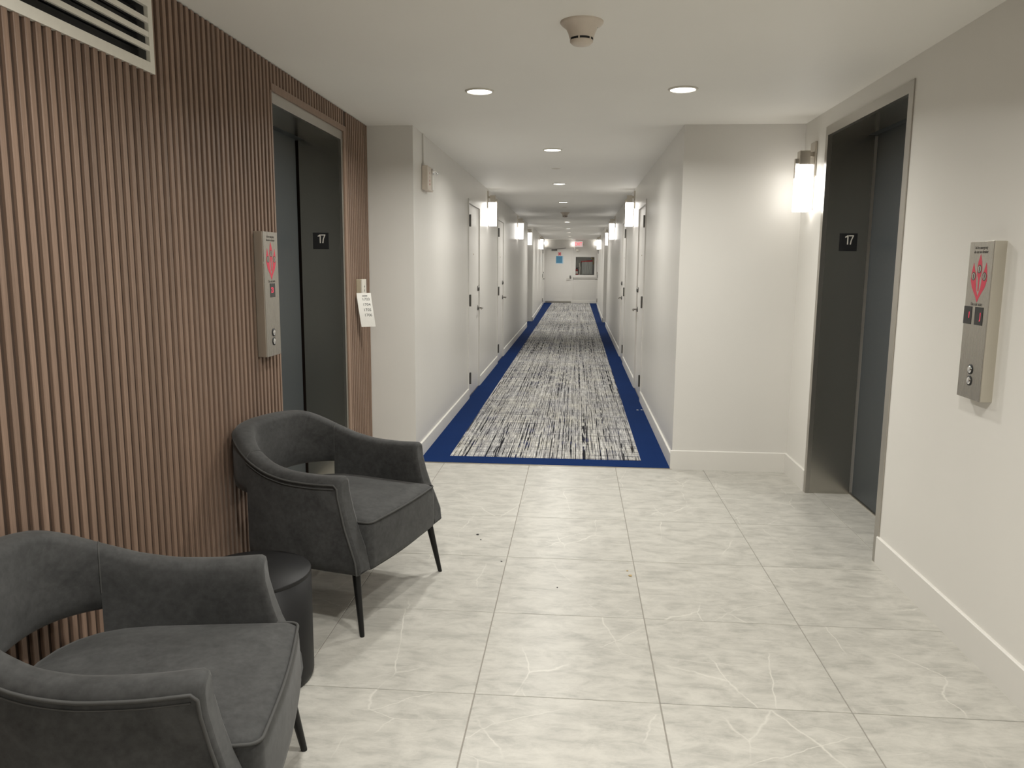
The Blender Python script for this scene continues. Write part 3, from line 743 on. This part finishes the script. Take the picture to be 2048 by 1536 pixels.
fe = thing('fire_extinguisher', (NX0 + .075, YE + .11, NZ0 + .0), -PI / 2, 'small red fire extinguisher in the hose cabinet corner', 'extinguisher')
MB().lathe([(.0001, 0), (.052, 0), (.055, .01), (.055, .20), (.045, .235), (.02, .25), (.0001, .25)], n=20).build('cylinder', M_REDP, fe)
MB().cbox(-.02, .02, -.02, .02, .25, .28, .004).cbox(-.012, .012, -.02, .07, .28, .295, .003).build('valve_head', M_BLACK, fe)
MB().tube([(.03, .02, .27), (.06, .05, .22), (.05, .06, .08)], .010, 8).build('hose', M_BLACK, fe)
MB().lathe([(.0555, .07), (.0556, .16)], n=20).build('paper_label', M_PAPER, fe)
MB().tube([(0, .10, .02), (0, .115, .30), (0, .085, .46)], .018, 8).build('nozzle', M_WHITE, fe)

# ------------------------------------------------------------------ armchairs
AX, BXA, NEXP = -.30, .427, 2.5
HWID = .362
def plan_y(x):
    if x >= AX: return HWID - .010 * max(0, (x - AX) / .3) ** 2
    t = min(1.0, (AX - x) / BXA); return HWID * (1 - t ** NEXP) ** (1 / NEXP)
def plan_pt(phi):
    """phi -pi/2..pi/2 sweeps the back from the right seam side over the middle to the left"""
    s, c = math.sin(phi), math.cos(phi)
    return Vector((AX - BXA * abs(c) ** (2 / NEXP), HWID * math.copysign(abs(s) ** (2 / NEXP), s), 0))
def lerp_tab(tab, x):
    if x <= tab[0][0]: return tab[0][1]
    for (a, va), (b, vb) in zip(tab, tab[1:]):
        if x <= b:
            k = (x - a) / (b - a); return va + (vb - va) * k
    return tab[-1][1]
def sm_tab(tab, x):
    e = .03; return (lerp_tab(tab, x - e) + 2 * lerp_tab(tab, x) + lerp_tab(tab, x + e)) / 4
SEAMX = -.520
TOPX = [(-.75, .752), (-.66, .742), (-.60, .715), (-.52, .672), (-.42, .632), (-.32, .612), (-.20, .608), (-.08, .614)]
XF = [(.24, -.006), (.30, -.012), (.34, -.026), (.42, -.058), (.52, -.088), (.58, -.094), (.64, -.092)]
def arm_section(s, side):
    """closed ring of the arm panel at fraction s (0 front, 1 seam)"""
    pts = []
    TH = .080
    zs_out = [.245, .262, .30, .36, .42, .48, .54, .575]
    def place(z, inset, zz=None):
        xf = lerp_tab(XF, z); x = xf + s * (SEAMX - xf)
        fl = .018 * max(0, min(1, (.50 - z) / .18)) * (1 - s)
        e = 2e-3; sl = (plan_y(x + e) - plan_y(x - e)) / (2 * e) * max(0., min(1., (s - .3) / .5)); L = math.hypot(1, sl)
        return x + sl / L * inset, plan_y(x) + fl - inset / L
    xt = lerp_tab(XF, .6); ztop = sm_tab(TOPX, xt + s * (SEAMX - xt))
    k = (ztop - .245) / (.612 - .245)
    low = lambda z: .245 + (z - .245) * k
    for z, ins in [(.245, .012), (.252, .003), (.30, 0), (.36, 0), (.42, 0), (.48, 0), (.54, 0)]: pts.append((z, low(z), ins))
    pts.append((.575, ztop - .034, .002))
    r = .034
    for q in (25, 50, 72, 90): pts.append((.6, ztop - r + r * math.sin(math.radians(q)), .002 + r - r * math.cos(math.radians(q))))
    r = .030
    for q in (90, 65, 40, 15): pts.append((.6, ztop - r + r * math.sin(math.radians(q)), TH - r + r * math.cos(math.radians(q))))
    for z, ins in [(.55, TH + .002), (.48, TH + .004), (.42, TH + .008), (.34, TH + .010), (.245, TH + .010)]: pts.append((z, low(z), ins))
    ring = []
    for z, zr, ins in pts:
        x, yv = place(z, ins); ring.append(Vector((x, side * yv, zr)))
    return ring
def shrink(ring, d, dx):
    c = sum(ring, Vector()) / len(ring); out = []
    n = len(ring)
    for i, p in enumerate(ring):
        a, b = ring[i - 1], ring[(i + 1) % n]; t = (b - a); t.x = 0
        nrm = Vector((0, t.z, -t.y))
        if nrm.length < 1e-6: out.append(p.copy()); continue
        nrm.normalize()
        if nrm.dot(Vector((0, p.y - c.y, p.z - c.z))) < 0: nrm = -nrm
        q = p - nrm * d; out.append(Vector((q.x + dx, q.y, q.z)))
    return out
SMAX = math.asin(((1 - ((.520 - .30) / .427) ** 2.5) ** (1 / 2.5)) ** (2.5 / 2))
def back_section(phi):
    p = plan_pt(phi); e = 1e-3; t = (plan_pt(phi + e) - plan_pt(phi - e)).normalized(); n = Vector((t.y, -t.x, 0))
    if n.dot(Vector((AX + .12, 0, 0)) - p) < 0: n = -n
    # interpolate smoothly along x for the top line
    zt = sm_tab(TOPX, p.x); zb = .500; TH = .080 + .024 * max(0, math.cos(phi * 1.0)) ** 2 * (1 - (abs(phi) / SMAX) ** 2)
    ring = []
    for z, ins in ((zb, .016), (zb + .008, .004), (zb + .04, 0), (zb + .10, 0), (zt - .034, .002)): ring.append((z, ins))
    r = .034
    for q in (25, 50, 72, 90): ring.append((zt - r + r * math.sin(math.radians(q)), .002 + r - r * math.cos(math.radians(q))))
    r = .030
    for q in (90, 65, 40, 15): ring.append((zt - r + r * math.sin(math.radians(q)), TH - r + r * math.cos(math.radians(q))))
    ring += [(zb + .10, TH + .004), (zb + .05, TH + .006), (zb + .012, TH + .002), (zb, TH - .010)]
    return [p + n * ins + Vector((0, 0, z)) for z, ins in ring]
def seat_outline(inset, n=12):
    """closed outline of the seat, counter-clockwise"""
    hw = .288 - inset; xf = .012 - inset; xb = -.610 + inset
    pts = []
    r = .030
    for q in range(7):                                   # front right corner
        a = -PI / 2 + q * PI / 12; pts.append((xf - r + r * math.cos(a), -hw + r + r * math.sin(a)))
    for k in range(1, 8): pts.append((xf + .010 * math.sin(PI * k / 8), -hw + r + (2 * hw - 2 * r) * k / 8))
    for q in range(7):
        a = q * PI / 12; pts.append((xf - r + r * math.cos(a), hw - r + r * math.sin(a)))
    for k in range(1, 7): pts.append((xf - r + (-.36 - xf + r) * k / 7, hw))
    for q in range(13):
        a = PI / 2 + q * PI / 12; c, s = math.cos(a), math.sin(a)
        pts.append((-.36 + (xb + .36) * abs(c) ** .75 , hw * math.copysign(abs(s) ** .75, s)))
    for k in range(1, 7): pts.append((-.36 + (xf - r + .36) * k / 7, -hw))
    return pts
def make_armchair():
    t = thing('armchair', (0, 0, 0))
    # seat block with crowned top
    rings = []
    for ins, z in ((.012, .243), (.002, .250), (0, .270), (0, .34), (.002, .405), (.006, .424), (.014, .433), (.03, .438), (.07, .446), (.12, .452), (.18, .456), (.24, .457)):
        rings.append([(x, yv, z + (0 if z < .43 else .010 * max(0, min(1, (-x) / .4)))) for x, yv in seat_outline(ins)])
    seat = MB().loft(rings).build('seat', M_SUEDE, t)
    ol = seat_outline(.004)
    pp = [(x, yv, .429) for x, yv in ol if x > -.34]
    i0 = max(range(len(pp)), key=lambda i: (abs(pp[i][0] - pp[(i + 1) % len(pp)][0]) + abs(pp[i][1] - pp[(i + 1) % len(pp)][1])))
    pp = pp[i0 + 1:] + pp[:i0 + 1]
    MB().tube(pp, .0042, 8).build('piping', M_PIPE, seat)
    MB().prism([(x, yv) for x, yv in seat_outline(.03)][::1], .225, .246).build('underside', M_BLACK, t)
    for side in (1, -1):
        rr = [arm_section(s, side) for s in [0, .02, .06] + [.06 + .94 * k / 16 for k in range(1, 17)]]
        front = [shrink(rr[0], .018, .000), shrink(rr[0], .007, .0), rr[0]]
        for r in front[:2]: pass
        # rounded front edge
        f0 = [p.copy() for p in rr[0]]
        r_a = [Vector((p.x + .012, q.y, q.z)) for p, q in zip(f0, shrink(f0, .014, 0))]
        r_b = [Vector((p.x + .009, q.y, q.z)) for p, q in zip(f0, shrink(f0, .005, 0))]
        m = MB().loft([[tuple(p) for p in r] for r in [r_a, r_b, f0] + rr[1:]], cap0=False)
        nr = len(r_a); m.add([tuple(p) for p in r_a], [(i, i + 1, nr - 2 - i, nr - 1 - i) for i in range((nr - 1) // 2)], True)
        arm = m.build('arm', M_SUEDE, t)
        # piping: up the front outer edge and back along the top outer edge
        path = []
        for z in (.25, .30, .36, .42, .48, .54, .575):
            x = lerp_tab(XF, z); path.append((x + .001, side * (plan_y(x) + .018 * max(0, min(1, (.50 - z) / .18)) + .001), z))
        xt = lerp_tab(XF, .6)
        for k in range(0, 15):
            x = xt - .012 + (SEAMX - xt + .012) * k / 14; path.append((x, side * (plan_y(x) + .0005), sm_tab(TOPX, x) - .026))
        MB().tube(path, .0042, 8).build('piping', M_PIPE, arm)
        MB().tube([(p[0] + .0, p[1] + side * .0005, p[2] - .016) for p in path[7:]], .0018, 6).build('stitching', M_PIPE, arm)
        # vertical seam between arm and back
        sx = rr[-1]
    ph = []
    smax = SMAX
    nseg = 40
    rings = [back_section(-smax + 2 * smax * k / nseg) for k in range(nseg + 1)]
    back = MB().loft([[tuple(p) for p in r] for r in rings]).build('backrest', M_SUEDE, t)
    MB().tube([tuple(Vector(r[4]) + Vector((0, 0, .006)) ) for r in rings], .0042, 8).build('piping', M_PIPE, back)
    for r in (rings[0], rings[-1]):
        MB().tube([tuple(p) for p in r[4:-2]], .0022, 6).build('seam', M_PIPE, back)
    for side in (1, -1):
        for fx, tx, fy, ty in ((0, -.040, .350, .318), (-.545, -.495, .275, .235)):
            rings = []
            for r, z in ((.0085, 0), (.0095, .004), (.0165, .240)):
                k = z / .24; cx, cy = fx + (tx - fx) * k, side * (fy + (ty - fy) * k)
                rings.append([(cx + r * math.cos(2 * PI * i / 16), cy + r * math.sin(2 * PI * i / 16), z) for i in range(16)])
            MB().loft(rings).build('leg', M_LEG, t)
    return t
ch = make_armchair()
tag(ch, 'dark grey suede barrel armchair angled beside the elevator in the slat wall', 'armchair', 'grey barrel armchairs')
ch.location = (-.700, 3.133, 0); ch.rotation_euler = (0, 0, -.267)
c2 = copy_tree(ch)
c2.location = (-.698, 1.736, 0); c2.rotation_euler = (0, 0, .207)
c2['label'] = 'dark grey suede barrel armchair under the air grille, farther from the elevators'

# ------------------------------------------------------------------ side table
tb = thing('side_table', (-1.077, 2.473, 0), 0, 'black drum side table between the two grey armchairs', 'side table')
MB().lathe([(.0001, 0), (.187, 0), (.191, .003), (.195, .02), (.195, .368), (.0001, .368)], n=64).build('drum', M_TABLE, tb)
MB().lathe([(.0001, .366), (.193, .366), (.195, .370), (.195, .379), (.192, .382), (.0001, .382)], n=64).build('table_top', M_TABLE, tb)

# ------------------------------------------------------------------ crumbs
def crumb(x, y, r, mat, label, sz=.6):
    mb = MB(); k = random.random
    rings = [[(r * rr * math.cos(2 * PI * i / 7) * (.7 + .5 * k()), r * rr * math.sin(2 * PI * i / 7) * (.7 + .5 * k()), z * r * sz) for i in range(7)] for rr, z in ((.6, 0), (1, .4), (.5, 1))]
    tag(mb.loft(rings, smooth=False).build('crumb', mat, None, (x, y, 0)), label, 'crumb', 'crumbs on the floor')
M_CRUMB = plain('tan_crumb', (.5, .38, .2), .8)
for x, yy, r, lb in ((-.495, 3.985, .008, 'largest dark crumb on the pale tile out from the armchair by the elevator'), (-.47, 3.91, .005, 'tiny dark crumb right beside the largest dark crumb'),
                     (-.335, 3.62, .005, 'tiny dark crumb close to a tile joint corner'), (-.06, 3.335, .004, 'tiniest dark crumb alone in the middle of a floor tile')):
    crumb(x, yy, r, M_BLACK, lb)
for x, yy, r, lb in ((.272, 3.50, .010, 'larger tan crumb on the tile beside the grout line'), (.262, 3.56, .006, 'smaller tan crumb next to the larger tan crumb')): crumb(x, yy, r, M_CRUMB, lb)
M_SCRAP = plain('white_scrap', (.7, .7, .68), .8)
for x, yy, lb in ((.620, 7.725, 'tiny white scrap on the navy carpet border'), (.662, 7.735, 'second tiny white scrap on the navy carpet border, nearer the baseboard')):
    o = MB().add([(-.010, -.006, .0), (.011, -.003, .0), (.008, .009, .0), (-.008, .006, .0), (-.010, -.006, .003), (.011, -.003, .005), (.008, .009, .002), (-.008, .006, .006)],
                 [(0, 1, 2, 3), (4, 5, 6, 7), (0, 1, 5, 4), (1, 2, 6, 5), (2, 3, 7, 6), (3, 0, 4, 7)]).build('paper_scrap', M_SCRAP, None, (x, yy, .007))
    tag(o, lb, 'scrap', 'white scraps on the carpet')
